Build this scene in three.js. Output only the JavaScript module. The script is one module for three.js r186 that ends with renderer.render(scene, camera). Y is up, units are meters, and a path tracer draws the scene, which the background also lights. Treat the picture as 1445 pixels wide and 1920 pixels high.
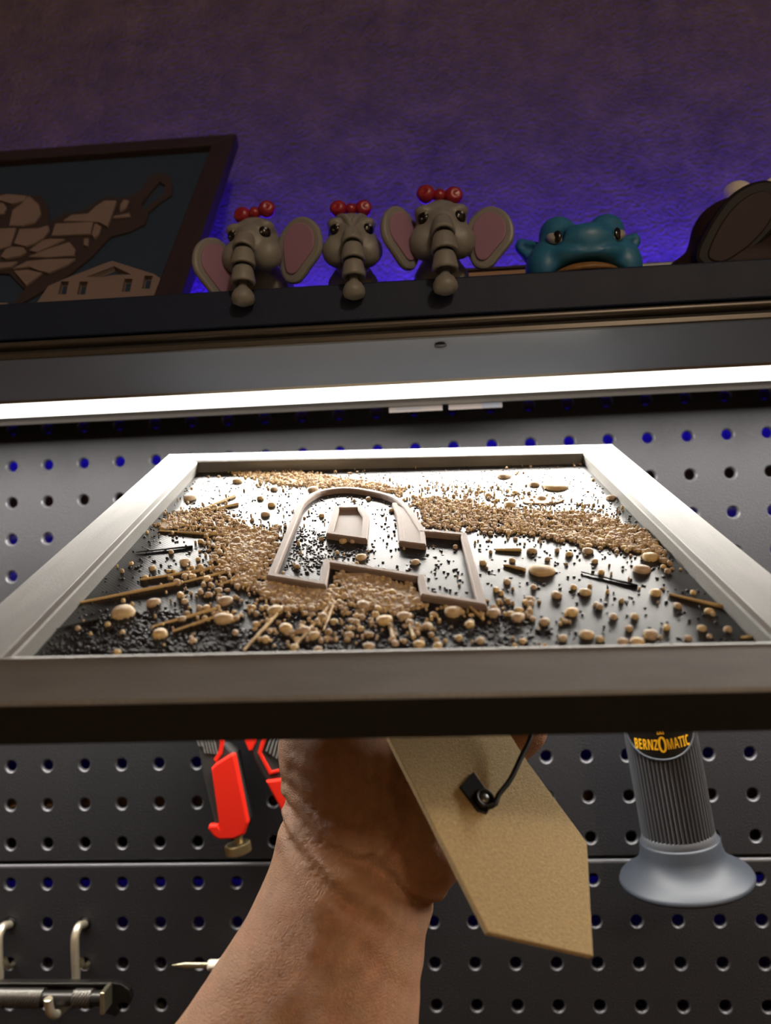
import * as THREE from 'three';
import { mergeGeometries, mergeVertices } from 'three/addons/utils/BufferGeometryUtils.js';
import { RoundedBoxGeometry } from 'three/addons/geometries/RoundedBoxGeometry.js';
import { RectAreaLightUniformsLib } from 'three/addons/lights/RectAreaLightUniformsLib.js';
import { ImprovedNoise } from 'three/addons/math/ImprovedNoise.js';

// ---------------------------------------------------------------- camera, light, exposure
// Everything is laid out in millimetres around the first full row of pegboard holes (1.5 m above the floor) and converted to metres.
const MM = 0.001, Y0 = 1.5;
const scene = new THREE.Scene();
const W = (x, y, z) => new THREE.Vector3(x * MM, Y0 + y * MM, z * MM);
const camera = new THREE.PerspectiveCamera(69.35, 1445 / 1920, 0.01, 20);
camera.position.copy(W(0, -79.26, 490.5));
camera.up.set(0.03946, 0.99653, 0.07326);
camera.lookAt(W(0 - 64.44, -79.26 + 75.7, 490.5 - 995.05));
camera.focus = 0.3;
camera.userData.fStop = 9.5;
scene.add(camera);
scene.background = new THREE.Color(0x000000);
const renderer = new THREE.WebGLRenderer({ antialias: true });
renderer.toneMapping = THREE.LinearToneMapping;
renderer.toneMappingExposure = 1.0;
renderer.shadowMap.enabled = true;
RectAreaLightUniformsLib.init();
const LED_POWER = 66, BLUE_SHELF = 1500, BLUE_BACK = 30, ROOM_LAMP = 2.3;
function areaLight(color, intensity, w, h, pos, look) {
  const l = new THREE.RectAreaLight(color, intensity, w * MM, h * MM);
  l.position.copy(W(...pos)); l.lookAt(W(...look)); scene.add(l); return l;
}
areaLight(0xfff9f0, LED_POWER, 1300, 32, [0, 20.2, 74], [0, -500, 74]);           // white bar under the shelf
areaLight(0x2a14ff, BLUE_SHELF, 900, 8, [120, 66, -14.4], [120, 130, -400]);         // blue strip on the back of the shelf top, facing the wall
const BACK_STRIPS = [[12.7, 1, 'just under the shelf'], [-63.5, 0.6, 'level with the top of the picture frame'], [-165.1, 0.5, 'level with the bottom of the picture frame'], [-292.1, 0.12, 'below the seam']];
for (const [y, k] of BACK_STRIPS) areaLight(0x1a10ff, BLUE_BACK * k, 1200, 6, [0, y, -14], [0, y, -400]);   // blue strips behind the perforated board

// ---------------------------------------------------------------- helpers
let seed = 7;
function rnd() { seed = (seed * 1664525 + 1013904223) >>> 0; return seed / 4294967296; }
const noise = new ImprovedNoise();
const taken = {};
function numbered(n) { taken[n] = (taken[n] || 0) + 1; return taken[n] === 1 ? n : n + '_' + String(taken[n] - 1).padStart(3, '0'); }
const bases = new WeakMap();
function thing(name, label, category, base = [0, 0, 0], group, kind) {
  const o = new THREE.Group(); o.name = numbered(name); o.position.copy(W(...base)); scene.add(o);
  o.userData = { label, category };
  if (group) o.userData.group = group;
  if (kind) o.userData.kind = kind;
  bases.set(o, base); return o;
}
// geometry is written in absolute millimetres; local: true means millimetres from the thing's base
function part(name, geo, mat, parent, o = {}) {
  const g = Array.isArray(geo) ? mergeGeometries(geo.map(q => { const c = q.index ? q.toNonIndexed() : q; for (const k of Object.keys(c.attributes)) if (!['position', 'normal', 'uv', 'color'].includes(k)) c.deleteAttribute(k); return c; })) : geo;
  const b = bases.get(parent) || [0, 0, 0];
  if (!o.local) g.translate(-b[0], -b[1], -b[2]);
  g.scale(MM, MM, MM);
  const m = new THREE.Mesh(g, mat); m.name = name; m.castShadow = m.receiveShadow = true;
  if (o.label) m.userData.label = o.label;
  if (o.kind) m.userData.kind = o.kind;
  parent.add(m); bases.set(m, b); return m;
}
function structure(name, geo, mat, label, category) {
  geo.scale(MM, MM, MM);
  const m = new THREE.Mesh(geo, mat); m.name = name; m.position.y = Y0; m.castShadow = m.receiveShadow = true;
  m.userData = { kind: 'structure', label, category }; scene.add(m); return m;
}
function box(x0, x1, y0, y1, z0, z1, r = 0) {
  const g = r ? new RoundedBoxGeometry(x1 - x0, y1 - y0, z1 - z0, 2, r) : new THREE.BoxGeometry(x1 - x0, y1 - y0, z1 - z0);
  g.translate((x0 + x1) / 2, (y0 + y1) / 2, (z0 + z1) / 2); planarUV(g); return g;
}
function planarUV(g, s = 0.01) {       // uv in units of 100 mm, by dominant normal
  const p = g.attributes.position, n = g.attributes.normal, uv = new Float32Array(p.count * 2);
  for (let i = 0; i < p.count; i++) {
    const a = Math.abs(n.getX(i)), b = Math.abs(n.getY(i)), c = Math.abs(n.getZ(i));
    const [u, v] = a >= b && a >= c ? [p.getZ(i), p.getY(i)] : b >= c ? [p.getX(i), p.getZ(i)] : [p.getX(i), p.getY(i)];
    uv[2 * i] = u * s; uv[2 * i + 1] = v * s;
  }
  g.setAttribute('uv', new THREE.BufferAttribute(uv, 2)); return g;
}
const V3 = (a) => new THREE.Vector3(...a);
function tube(pts, r, seg = 40, rad = 10, closed = false) {
  return new THREE.TubeGeometry(new THREE.CatmullRomCurve3(pts.map(V3), closed, 'centripetal'), seg, r, rad, closed);
}
function lathe(profile, seg = 40) { return new THREE.LatheGeometry(profile.map(p => new THREE.Vector2(p[0], p[1])), seg); }
function between(g, a, b) {            // a geometry along +y from 0 to its length, moved to run from a towards b
  const d = V3(b).sub(V3(a)).normalize();
  g.applyQuaternion(new THREE.Quaternion().setFromUnitVectors(new THREE.Vector3(0, 1, 0), d)); g.translate(...a); return g;
}
function shapeOf(pts, holes = []) {
  const s = new THREE.Shape(pts.map(p => new THREE.Vector2(p[0], p[1])));
  for (const h of holes) s.holes.push(new THREE.Path(h.map(p => new THREE.Vector2(p[0], p[1]))));
  return s;
}
function slab(pts, depth, bevel = 0, holes = []) {
  const g = new THREE.ExtrudeGeometry(shapeOf(pts, holes), { depth: depth - 2 * bevel, bevelEnabled: bevel > 0, bevelSize: bevel, bevelOffset: -bevel, bevelThickness: bevel, bevelSegments: 2, curveSegments: 12 });
  g.translate(0, 0, bevel); return g;
}
function onPlane(g, O, u, v, n) { g.applyMatrix4(new THREE.Matrix4().makeBasis(V3(u), V3(v), V3(n)).setPosition(...O)); return g; }
function smoothPoly(pts, n = 6) {
  const c = new THREE.CatmullRomCurve3(pts.map(p => new THREE.Vector3(p[0], p[1], 0)), true, 'centripetal');
  return c.getPoints(pts.length * n).slice(0, -1).map(p => [p.x, p.y]);
}
// surface nets: a smooth closed mesh of the set fn < 0
function sdfMesh(fn, lo, hi, cell) {
  const nx = Math.ceil((hi[0] - lo[0]) / cell) + 1, ny = Math.ceil((hi[1] - lo[1]) / cell) + 1, nz = Math.ceil((hi[2] - lo[2]) / cell) + 1;
  const f = new Float32Array(nx * ny * nz), id = new Int32Array(nx * ny * nz).fill(-1), pos = [], idx = [];
  const at = (i, j, k) => i + nx * (j + ny * k);
  const B = 6, far = B * cell * 1.9;      // blocks far from the surface are filled with their centre's value
  for (let K = 0; K < nz; K += B) for (let J = 0; J < ny; J += B) for (let I = 0; I < nx; I += B) {
    const c = fn(lo[0] + (I + B / 2) * cell, lo[1] + (J + B / 2) * cell, lo[2] + (K + B / 2) * cell), skip = Math.abs(c) > far;
    for (let k = K; k < Math.min(nz, K + B); k++) for (let j = J; j < Math.min(ny, J + B); j++) for (let i = I; i < Math.min(nx, I + B); i++) f[at(i, j, k)] = skip ? c : fn(lo[0] + i * cell, lo[1] + j * cell, lo[2] + k * cell);
  }
  const E = [[0, 1], [2, 3], [4, 5], [6, 7], [0, 2], [1, 3], [4, 6], [5, 7], [0, 4], [1, 5], [2, 6], [3, 7]];
  for (let k = 0; k < nz - 1; k++) for (let j = 0; j < ny - 1; j++) for (let i = 0; i < nx - 1; i++) {
    const a0 = at(i, j, k); let m = 0;
    for (let q = 0; q < 8; q++) if (f[a0 + (q & 1) + nx * ((q >> 1 & 1) + ny * (q >> 2))] < 0) m |= 1 << q;
    if (m === 0 || m === 255) continue;
    const c = [];
    for (let q = 0; q < 8; q++) { c[q] = f[at(i + (q & 1), j + (q >> 1 & 1), k + (q >> 2))]; }
    let x = 0, y = 0, z = 0, n = 0;
    for (const [a, b] of E) if ((c[a] < 0) !== (c[b] < 0)) {
      const t = c[a] / (c[a] - c[b]);
      x += (a & 1) + t * ((b & 1) - (a & 1)); y += (a >> 1 & 1) + t * ((b >> 1 & 1) - (a >> 1 & 1)); z += (a >> 2) + t * ((b >> 2) - (a >> 2)); n++;
    }
    id[at(i, j, k)] = pos.length / 3;
    pos.push(lo[0] + (i + x / n) * cell, lo[1] + (j + y / n) * cell, lo[2] + (k + z / n) * cell);
  }
  const quad = (a, b, c, d, flip) => { if (a < 0 || b < 0 || c < 0 || d < 0) return; flip ? idx.push(a, c, b, a, d, c) : idx.push(a, b, c, a, c, d); };
  for (let k = 1; k < nz - 1; k++) for (let j = 1; j < ny - 1; j++) for (let i = 1; i < nx - 1; i++) {
    const a0 = at(i, j, k), s = f[a0] < 0;
    if (s === (f[a0 + 1] < 0) && s === (f[a0 + nx] < 0) && s === (f[a0 + nx * ny] < 0)) continue;
    if (s !== (f[at(i + 1, j, k)] < 0)) quad(id[at(i, j - 1, k - 1)], id[at(i, j, k - 1)], id[at(i, j, k)], id[at(i, j - 1, k)], !s);
    if (s !== (f[at(i, j + 1, k)] < 0)) quad(id[at(i - 1, j, k - 1)], id[at(i - 1, j, k)], id[at(i, j, k)], id[at(i, j, k - 1)], !s);
    if (s !== (f[at(i, j, k + 1)] < 0)) quad(id[at(i - 1, j - 1, k)], id[at(i, j - 1, k)], id[at(i, j, k)], id[at(i - 1, j, k)], !s);
  }
  const g = new THREE.BufferGeometry();
  g.setAttribute('position', new THREE.Float32BufferAttribute(pos, 3)); g.setIndex(idx); g.computeVertexNormals(); planarUV(g); return g;
}
const smin = (a, b, k) => { const h = Math.max(k - Math.abs(a - b), 0) / k; return Math.min(a, b) - h * h * k * 0.25; };
const smax = (a, b, k) => -smin(-a, -b, k);
const ell = (x, y, z, c, r) => { const a = (x - c[0]) / r[0], b = (y - c[1]) / r[1], d = (z - c[2]) / r[2], k = Math.sqrt(a * a + b * b + d * d); const m = Math.sqrt((a / r[0]) ** 2 + (b / r[1]) ** 2 + (d / r[2]) ** 2) || 1e-6; return k * (k - 1) / m; };
function capsule(x, y, z, A, B) {        // [x, y, z, radius] to [x, y, z, radius]
  const bx = B[0] - A[0], by = B[1] - A[1], bz = B[2] - A[2], ax = x - A[0], ay = y - A[1], az = z - A[2];
  const t = Math.min(1, Math.max(0, (ax * bx + ay * by + az * bz) / (bx * bx + by * by + bz * bz)));
  return Math.hypot(ax - bx * t, ay - by * t, az - bz * t) - (A[3] + (B[3] - A[3]) * t);
}
// ---------------------------------------------------------------- textures
function dataTex(n, fn, srgb = false) {
  const d = new Uint8Array(n * n * 4);
  for (let j = 0; j < n; j++) for (let i = 0; i < n; i++) {
    const v = fn(i / n, j / n, i, j), o = 4 * (j * n + i), a = Array.isArray(v) ? v : [v, v, v];
    for (let k = 0; k < 3; k++) d[o + k] = Math.max(0, Math.min(255, Math.round(a[k] * 255))); d[o + 3] = 255;
  }
  const t = new THREE.DataTexture(d, n, n); t.wrapS = t.wrapT = THREE.RepeatWrapping; t.magFilter = t.minFilter = THREE.LinearFilter;
  if (srgb) t.colorSpace = THREE.SRGBColorSpace; t.needsUpdate = true; return t;
}
function tileNoise(u, v, f, z = 0) {     // periodic in the unit square
  const n = (a, b) => noise.noise(a * f, b * f, z);
  return n(u, v) * (1 - u) * (1 - v) + n(u - 1, v) * u * (1 - v) + n(u, v - 1) * (1 - u) * v + n(u - 1, v - 1) * u * v;
}
const rep = (t, x, y = x) => { const c = t.clone(); c.repeat.set(x, y); c.needsUpdate = true; return c; };
const grainTex = dataTex(512, (u, v) => 0.5 + 0.35 * tileNoise(u, v, 60, 1) + 0.25 * tileNoise(u, v, 140, 2) + 0.12 * (rnd() - 0.5));
const mottle = dataTex(512, (u, v) => 0.72 + 0.16 * tileNoise(u, v, 9, 3) + 0.1 * tileNoise(u, v, 31, 4) + 0.08 * (rnd() - 0.5), true);
const brushX = dataTex(512, (u, v, i, j) => 0.78 + 0.1 * tileNoise(u, v * 1, 4, 5) + 0.07 * noise.noise(u * 6 + 3, j * 0.9, 7) + 0.1 * (rnd() - 0.5), true);
const boardTex = dataTex(512, (u, v) => { const k = 0.86 + 0.1 * tileNoise(u, v, 70, 8) + 0.12 * (rnd() - 0.5) - (rnd() < 0.012 ? 0.32 : 0); return [k, k * 0.99, k * 0.96]; }, true);
const printTex = dataTex(512, (u, v) => 0.5 + 0.32 * Math.sin((u + v) * 2 * Math.PI * 60) + 0.1 * tileNoise(u, v, 20, 9));
const skinTex = dataTex(512, (u, v) => { const a = Math.abs(tileNoise(u, v * 1, 46, 10)), b = Math.abs(tileNoise(u, v, 90, 11)); return 0.75 - Math.max(0, 0.12 - a) * 2.4 - Math.max(0, 0.1 - b) * 1.6 + 0.1 * (rnd() - 0.5); });
const skinCol = dataTex(256, (u, v) => { const k = 1 + 0.10 * tileNoise(u, v, 12, 12) + 0.07 * tileNoise(u, v, 40, 13); const r = 0.03 * tileNoise(u, v, 7, 14); return [0.86 * k + r, 0.86 * k - r, 0.86 * k - r]; }, true);

const std = (color, roughness, metalness = 0, o = {}) => new THREE.MeshStandardMaterial({ color, roughness, metalness, ...o });
const phys = (o) => new THREE.MeshPhysicalMaterial(o);
const M = {
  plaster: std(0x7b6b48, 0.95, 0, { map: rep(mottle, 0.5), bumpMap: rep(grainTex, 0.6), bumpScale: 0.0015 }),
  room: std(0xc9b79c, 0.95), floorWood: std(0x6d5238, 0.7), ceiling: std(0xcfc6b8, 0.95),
  board: phys({ color: 0x2a2a2d, roughness: 0.46, specularIntensity: 0.35, bumpMap: rep(grainTex, 2), bumpScale: 0.0005 }),
  rim: std(0x4a4a4e, 0.36, 0.35),
  knurl: std(0x5c5a56, 0.3, 0.8),
  batten: std(0x9a7a5c, 0.8),
  shelfFace: phys({ color: 0x1a2439, roughness: 0.5, specularIntensity: 0.45, bumpMap: rep(grainTex, 3), bumpScale: 0.0002 }),
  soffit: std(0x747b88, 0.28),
  shelfLip: std(0x57534d, 0.35, 0.6),
  alu: std(0x9b958c, 0.45, 0.8),
  diffuser: std(0xffffff, 0.5, 0, { emissive: 0xfffbf0, emissiveIntensity: 3 }),
  blueGlow: std(0x101030, 0.5, 0, { emissive: 0x2412ff, emissiveIntensity: 1.2 }),
  frame: std(0x989691, 0.58, 0.2, { map: rep(brushX, 1.2, 4), bumpMap: rep(grainTex, 2), bumpScale: 0.0001 }),
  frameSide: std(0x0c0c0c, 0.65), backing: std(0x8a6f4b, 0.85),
  art: std(0x0c0c0d, 0.35, 0, { bumpMap: rep(printTex, 1.1), bumpScale: 0.00004 }),
  ridge: std(0x8d7a6e, 0.6, 0, { bumpMap: rep(printTex, 2), bumpScale: 0.0001 }),
  drops: [std(0xc6ad82, 0.6), std(0xb49c7c, 0.6), std(0xd2b580, 0.55), std(0xc2aa8c, 0.6)],
  fine: std(0xffffff, 0.6), darkDots: std(0x15110d, 0.4),
  kraft: std(0xdfc99c, 0.85, 0, { map: rep(boardTex, 1.4), bumpMap: rep(grainTex, 3), bumpScale: 0.0003 }),
  kraftEdge: std(0x7d5a35, 0.9),
  blackPlastic: std(0x0c0c0d, 0.35), cord: std(0x17130f, 0.7), rivet: std(0x8a8a88, 0.3, 0.9),
  skin: phys({ color: 0xc38f69, roughness: 0.55, map: rep(skinCol, 2), bumpMap: rep(skinTex, 3.2), bumpScale: 0.0006 }),
  chrome: std(0xd8cfb8, 0.28, 0.75), zinc: std(0xc2bb9f, 0.3, 0.95), steelDark: std(0x3a3836, 0.35, 0.8), blackSteel: std(0x161513, 0.4, 0.5),
  red: std(0xd8220f, 0.45), charcoal: std(0x2e2d2c, 0.6), ribGrey: std(0x6b6a67, 0.6),
  brass: std(0xa89a78, 0.35, 0.9),
  torchGrey: std(0x343a43, 0.5), torchRib: std(0x505359, 0.55),
  elephant: std(0x7b7b76, 0.46), earPink: std(0x8c6b80, 0.65), bowRed: phys({ color: 0x8a1022, roughness: 0.35, clearcoat: 0.4 }),
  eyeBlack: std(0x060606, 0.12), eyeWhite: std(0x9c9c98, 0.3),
  blueToy: std(0x246b92, 0.42), goldToy: std(0x7a5a30, 0.5),
  brownToy: phys({ color: 0x24140f, roughness: 0.55, specularIntensity: 0.4 }), brownRim: phys({ color: 0x0d0908, roughness: 0.55, specularIntensity: 0.4 }), whiteToy: std(0xc7c2b8, 0.6),
  mapFrame: std(0x261a17, 0.6), mapSea: std(0x1b2f42, 0.7), mapWood: std(0x74655e, 0.75), mapWalnut: std(0x2e2220, 0.75),
  paper: std(0x332c29, 0.8), paperBlue: std(0x141822, 0.7),
  white: std(0xd9d4c4, 0.5),
};
const STATES = [[[-130.9,117.7],[-128.0,125.1],[-126.2,135.9],[-115.8,123.4],[-110.0,110.4],[-110.4,100.1],[-117.4,96.7],[-126.0,97.8]],[[-150.7,137.7],[-142.1,140.5],[-127.9,136.1],[-127.3,129.7],[-134.8,126.8],[-143.8,132.0]],[[-150.6,131.3],[-140.9,128.4],[-136.1,121.5],[-135.6,113.8],[-143.9,113.4]],[[-134.6,94.6],[-120.3,94.2],[-116.4,73.0],[-123.9,69.9]],[[-117.4,92.4],[-106.1,91.7],[-100.3,94.5],[-97.7,88.5],[-98.7,80.3],[-102.3,74.0],[-106.4,71.1],[-115.1,75.5]],[[-96.4,96.2],[-72.5,95.2],[-69.9,80.8],[-94.1,81.8]],[[-89.0,106.1],[-78.6,106.2],[-76.5,114.9],[-72.4,122.0],[-64.5,120.9],[-62.7,102.6],[-61.8,88.2],[-68.7,94.7],[-92.2,99.2]],[[-60.5,114.2],[-60.2,121.9],[-56.2,119.8],[-55.8,110.6],[-58.5,106.5]],[[-60.8,100.9],[-51.8,103.4],[-50.0,98.7],[-61.0,98.7]],[[-70.6,93.5],[-65.6,88.6],[-64.7,80.2],[-66.1,74.9],[-69.2,80.7]],[[-102.5,66.0],[-100.1,71.7],[-97.5,76.8],[-93.6,78.0],[-84.5,76.5],[-92.0,68.7],[-97.4,63.5]],[[-117.9,61.3],[-117.9,69.2],[-114.4,71.4],[-107.4,69.9],[-103.9,64.9],[-106.3,60.6],[-114.0,58.3]],[[-100.7,58.7],[-91.2,66.0],[-80.4,72.6],[-74.3,64.0],[-73.0,57.1],[-88.2,56.8]],[[-105.6,46.6],[-99.8,53.8],[-87.5,54.6],[-71.2,53.3],[-74.2,47.4],[-82.7,39.8],[-89.2,42.9],[-96.3,47.7]],[[-104.0,44.0],[-96.5,44.4],[-86.3,40.2],[-91.7,28.3]],[[-120.8,54.0],[-105.5,54.1],[-107.7,48.7],[-118.4,47.5]],[[-72.4,75.7],[-69.5,75.3],[-67.4,65.8],[-70.8,68.8]]];
const MAPEDGE = [[-157.1,148.4],[-119.9,138.2],[-110.7,124.2],[-102.3,100.5],[-96.7,111.6],[-83.9,114.4],[-76.2,130.4],[-58.6,127.9],[-53.0,136.7],[-51.7,154.7],[-46.7,160.8],[-38.2,154.3],[-32.9,140.2],[-31.0,127.1],[-37.1,117.1],[-41.3,105.6],[-39.7,92.4],[-47.7,83.5],[-58.1,79.4],[-63.4,57.5],[-71.5,38.5],[-82.0,23.2],[-90.3,12.8],[-94.4,7.7],[-92.5,26.6],[-107.6,44.4],[-118.6,46.2]];
const MAPHOLE = [[-48.4,117.1],[-45.9,132.4],[-42.8,146.6],[-37.7,140.9],[-36.0,129.4],[-41.0,117.6],[-44.9,108.3]];
const BUILD = [[-79.6,10.1],[-78.4,26.3],[-70.0,33.6],[-48.6,48.8],[-20.4,31.7],[-12.8,23.8],[-8.6,9.9]];
const BHOLES = [[[-59.1,33.0],[-45.7,42.9],[-33.1,32.5],[-43.2,33.0],[-50.0,31.4]],[[-70.3,16.9],[-72.7,30.3],[-67.4,29.8],[-65.1,16.3]],[[-59.4,15.5],[-61.6,28.9],[-56.3,28.3],[-54.3,15.0]],[[-34.9,15.6],[-36.5,29.0],[-31.3,28.4],[-29.8,15.1]],[[-24.4,17.5],[-25.8,30.9],[-20.6,30.3],[-19.4,16.9]]];
const MAPCORN = [[-170.1,203.6],[-0.1,205.0]];
const CLUS = [[1.0,[[-70.2,14.7],[-45.5,9.9],[-40.9,-28.9],[-43.8,-51.0],[-54.3,-42.0],[-65.1,-17.5]]],[1.0,[[-48.2,-35.6],[-41.1,-40.5],[-16.3,-48.3],[-15.4,-64.0],[-34.9,-65.0]]],[0.9,[[-17.9,-35.9],[-6.0,-37.9],[6.3,-49.4],[16.0,-59.9],[4.2,-68.6],[-8.7,-66.2],[-19.5,-52.2]]],[1.0,[[-82.2,95.7],[-46.4,93.7],[-8.0,71.4],[8.4,61.3],[3.3,51.7],[-10.4,63.6],[-33.1,65.4],[-54.4,73.3]]],[1.0,[[9.2,48.8],[30.0,39.5],[49.2,27.1],[81.4,21.3],[100.9,-5.4],[99.2,-26.9],[72.2,-14.9],[54.9,-2.5],[31.0,3.8],[14.5,9.2]]],[0.8,[[-92.7,33.3],[-77.9,39.6],[-56.3,10.6],[-65.6,3.2],[-96.9,16.4]]],[0.45,[[16.4,-54.0],[43.6,-63.1],[41.6,-73.8],[20.0,-71.1]]],[0.4,[[-44.1,-58.9],[13.8,-69.0],[12.7,-85.5],[-38.3,-83.4]]],[0.35,[[-82.1,-26.7],[-56.2,-23.2],[-45.5,-50.9],[-43.8,-69.9],[-56.8,-69.4]]],[0.3,[[12.6,74.4],[56.3,57.6],[103.0,19.8],[95.0,-5.0],[49.2,27.1],[11.5,44.7]]]];
const DROPS = [[-82.6,-64.1,3.93],[-75.3,-57.6,2.17],[-67.0,-78.6,2.32],[-74.2,-23.6,1.82],[-50.5,-69.9,2.86],[-52.7,-57.5,2.47],[-35.7,-83.1,1.26],[-91.8,53.1,2.83],[-75.2,79.9,2.73],[-36.3,62.3,2.56],[-52.6,40.8,1.94],[-53.3,27.6,1.87],[-59.2,50.7,1.75],[-54.9,64.6,1.82],[-46.9,75.7,1.6],[55.7,78.7,3.77],[76.1,58.8,5.68],[67.3,63.0,2.6],[56.4,51.0,1.5],[66.5,41.4,2.2],[51.2,33.3,2.61],[96.6,39.9,1.99],[43.9,47.8,1.73],[34.9,41.4,1.45],[50.8,-38.7,4.14],[50.9,-20.5,1.8],[63.5,-24.3,1.4],[70.8,-21.6,1.83],[70.8,-31.2,1.18],[94.4,-32.1,1.61],[90.7,-28.9,2.83],[84.3,-39.5,2.72],[61.1,-56.4,1.78],[51.7,-57.9,1.76],[53.7,-70.0,2.02],[42.9,-60.6,1.38],[54.5,-84.2,1.91],[72.1,-84.9,2.12],[67.2,-88.7,1.75],[63.3,-88.5,1.43],[87.6,-81.7,1.18],[94.5,-82.7,1.19],[98.0,-40.7,1.18],[98.6,-47.4,1.16],[82.9,-57.8,1.82],[37.1,-72.8,2.13],[35.4,-70.6,1.32],[44.3,-75.9,1.63],[-30.9,-76.6,2.1],[-25.3,-78.1,1.76],[-22.2,-81.5,1.73],[-6.5,-88.4,1.52],[7.4,-87.7,1.52],[-12.0,-81.3,1.1],[-35.6,-65.1,2.54],[-8.8,-62.7,2.36],[-2.2,-73.1,2.43],[3.7,-70.6,2.13],[18.6,-68.4,2.81],[30.4,-69.7,2.15],[22.5,-76.6,1.44],[10.2,-77.0,1.43],[-27.1,-88.1,1.23],[-20.4,-89.6,1.22],[-18.3,-6.5,1.45],[-14.5,-6.7,1.14],[-10.8,-23.1,1.96],[8.5,-28.7,1.53],[-29.1,24.5,1.15],[-9.9,46.2,1.22],[0.3,28.9,1.16],[-63.1,-69.3,1.2],[-68.2,-52.0,1.28],[-65.5,-56.9,1.08],[-70.8,-36.7,1.16],[-59.0,-52.4,1.27],[-57.4,-61.9,1.22],[-56.4,-83.2,1.13],[-78.4,-77.1,0.85],[-92.7,-73.9,0.88],[-99.3,-84.8,0.85],[-76.0,-88.5,0.97],[65.1,-73.4,1.18],[71.2,-73.6,1.19],[62.2,-65.3,1.04],[94.0,-71.2,1.24],[97.3,-84.7,1.02],[47.5,-85.7,1.26],[57.5,-86.8,1.11],[67.4,-80.9,1.15],[33.5,-53.0,1.06],[37.9,-46.9,1.27],[32.0,-30.5,1.34],[42.5,-28.7,1.16],[58.4,-52.2,1.08],[45.7,-51.5,1.08],[18.7,-84.5,1.08],[24.5,-86.3,1.23],[12.5,-88.8,1.21],[0.8,-86.8,1.07],[-17.1,-73.1,1.14],[-20.6,-69.5,1.49],[-39.9,-73.8,1.15],[-45.2,-78.6,0.97],[36.2,-87.1,1.08],[81.6,-87.2,0.98],[78.1,-80.7,1.0],[70.6,-62.7,0.88],[98.7,-78.3,1.04],[-84.1,-29.0,1.21],[-81.8,-13.8,1.05],[-73.4,-3.1,1.08],[-72.3,-41.2,1.15],[-84.7,-71.8,0.87],[86.1,-67.2,1.24],[94.4,-58.0,0.92]];
const STREAKS = [[-101.2,-57.0,-70.4,-42.1,1],[-70.4,-42.1,-47.7,-27.6,1],[-85.0,-38.7,-58.8,-28.9,1],[-95.0,-13.2,-75.3,-8.3,0],[-70.1,-73.3,-54.8,-63.0,1],[-63.5,-76.9,-50.3,-65.7,1],[-89.8,22.6,-71.5,54.8,1],[-92.8,9.8,-65.6,3.2,1],[-27.2,-88.1,-18.0,-59.4,1],[-19.6,-77.8,-17.9,-60.6,1],[-40.8,-88.7,-34.7,-67.5,1],[-1.1,-73.9,0.4,-84.1,1],[64.0,-40.2,78.9,-51.8,0],[86.9,-59.0,99.0,-68.3,1],[39.1,-32.8,45.3,-37.4,1],[38.4,-18.3,46.9,-19.3,1],[96.5,-87.2,100.5,-87.3,1],[-99.7,-74.3,-88.7,-67.9,0],[-82.9,31.2,-67.9,42.7,1],[-85.7,15.7,-53.6,7.3,1],[-64.4,-2.2,-48.1,-0.8,1],[-62.3,-30.2,-50.4,-23.5,1],[-57.4,-44.0,-49.5,-38.7,1],[-63.0,95.1,-44.2,74.3,1],[21.1,-58.2,26.8,-73.1,1],[4.2,-68.6,6.1,-83.7,1]];
const STIP = [[-101.4,-84.5],[-89.2,-64.3],[-66.9,-61.6],[-39.4,-76.9],[-25.7,-88.5],[-99.6,-88.4]];
const STIP2 = [[-40.7,-24.0],[-37.2,12.6],[-18.9,-3.8],[-6.4,-15.6],[-8.1,-25.9],[-22.7,-21.0],[-24.3,-36.9],[-39.6,-31.4]];
const STIP3 = [[-38.3,-83.4],[-39.1,-59.2],[15.6,-65.5],[41.6,-73.8],[38.4,-91.1],[-37.2,-90.1]];
// ---------------------------------------------------------------- the room
function roomSlab(name, x0, x1, y0, y1, z0, z1, m, label, cat) { return structure(name, box(x0, x1, y0, y1, z0, z1), m, label, cat); }
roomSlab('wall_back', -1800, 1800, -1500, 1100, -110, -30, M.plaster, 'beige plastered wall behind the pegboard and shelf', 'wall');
roomSlab('wall_left', -1880, -1800, -1500, 1100, -110, 2400, M.room, 'beige side wall of the workroom', 'wall');
roomSlab('wall_right', 1800, 1880, -1500, 1100, -110, 2400, M.room, 'beige side wall at the far end of the shelf', 'wall');
roomSlab('wall_front', -1880, 1880, -1500, 1100, 2400, 2480, M.room, 'beige wall opposite the pegboard', 'wall');
roomSlab('floor', -1880, 1880, -1580, -1500, -110, 2480, M.floorWood, 'brown wooden floor of the workroom', 'floor');
roomSlab('ceiling', -1880, 1880, 1100, 1180, -110, 2480, M.ceiling, 'pale ceiling of the workroom', 'ceiling');

{ // the room's dim warm ceiling lamp
  const t = thing('ceiling_lamp', 'warm globe lamp on the ceiling across the room from the shelf', 'lamp', [700, 1100, 2000]);
  const cup = lathe([[0.01, 0], [60, 0], [60, -14], [30, -24], [0.01, -24]], 32); part('canopy', cup, M.white, t, { local: true });
  const gl = new THREE.SphereGeometry(90, 32, 24); gl.translate(0, -105, 0); part('globe', gl, std(0xfff0d8, 0.6, 0, { emissive: 0xffe9d0, emissiveIntensity: 4 }), t, { local: true });
  const pl = new THREE.PointLight(0xffe9d0, ROOM_LAMP, 0, 2); pl.position.copy(W(700, 995, 2000)); pl.castShadow = true; pl.shadow.radius = 4; scene.add(pl); }
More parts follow.
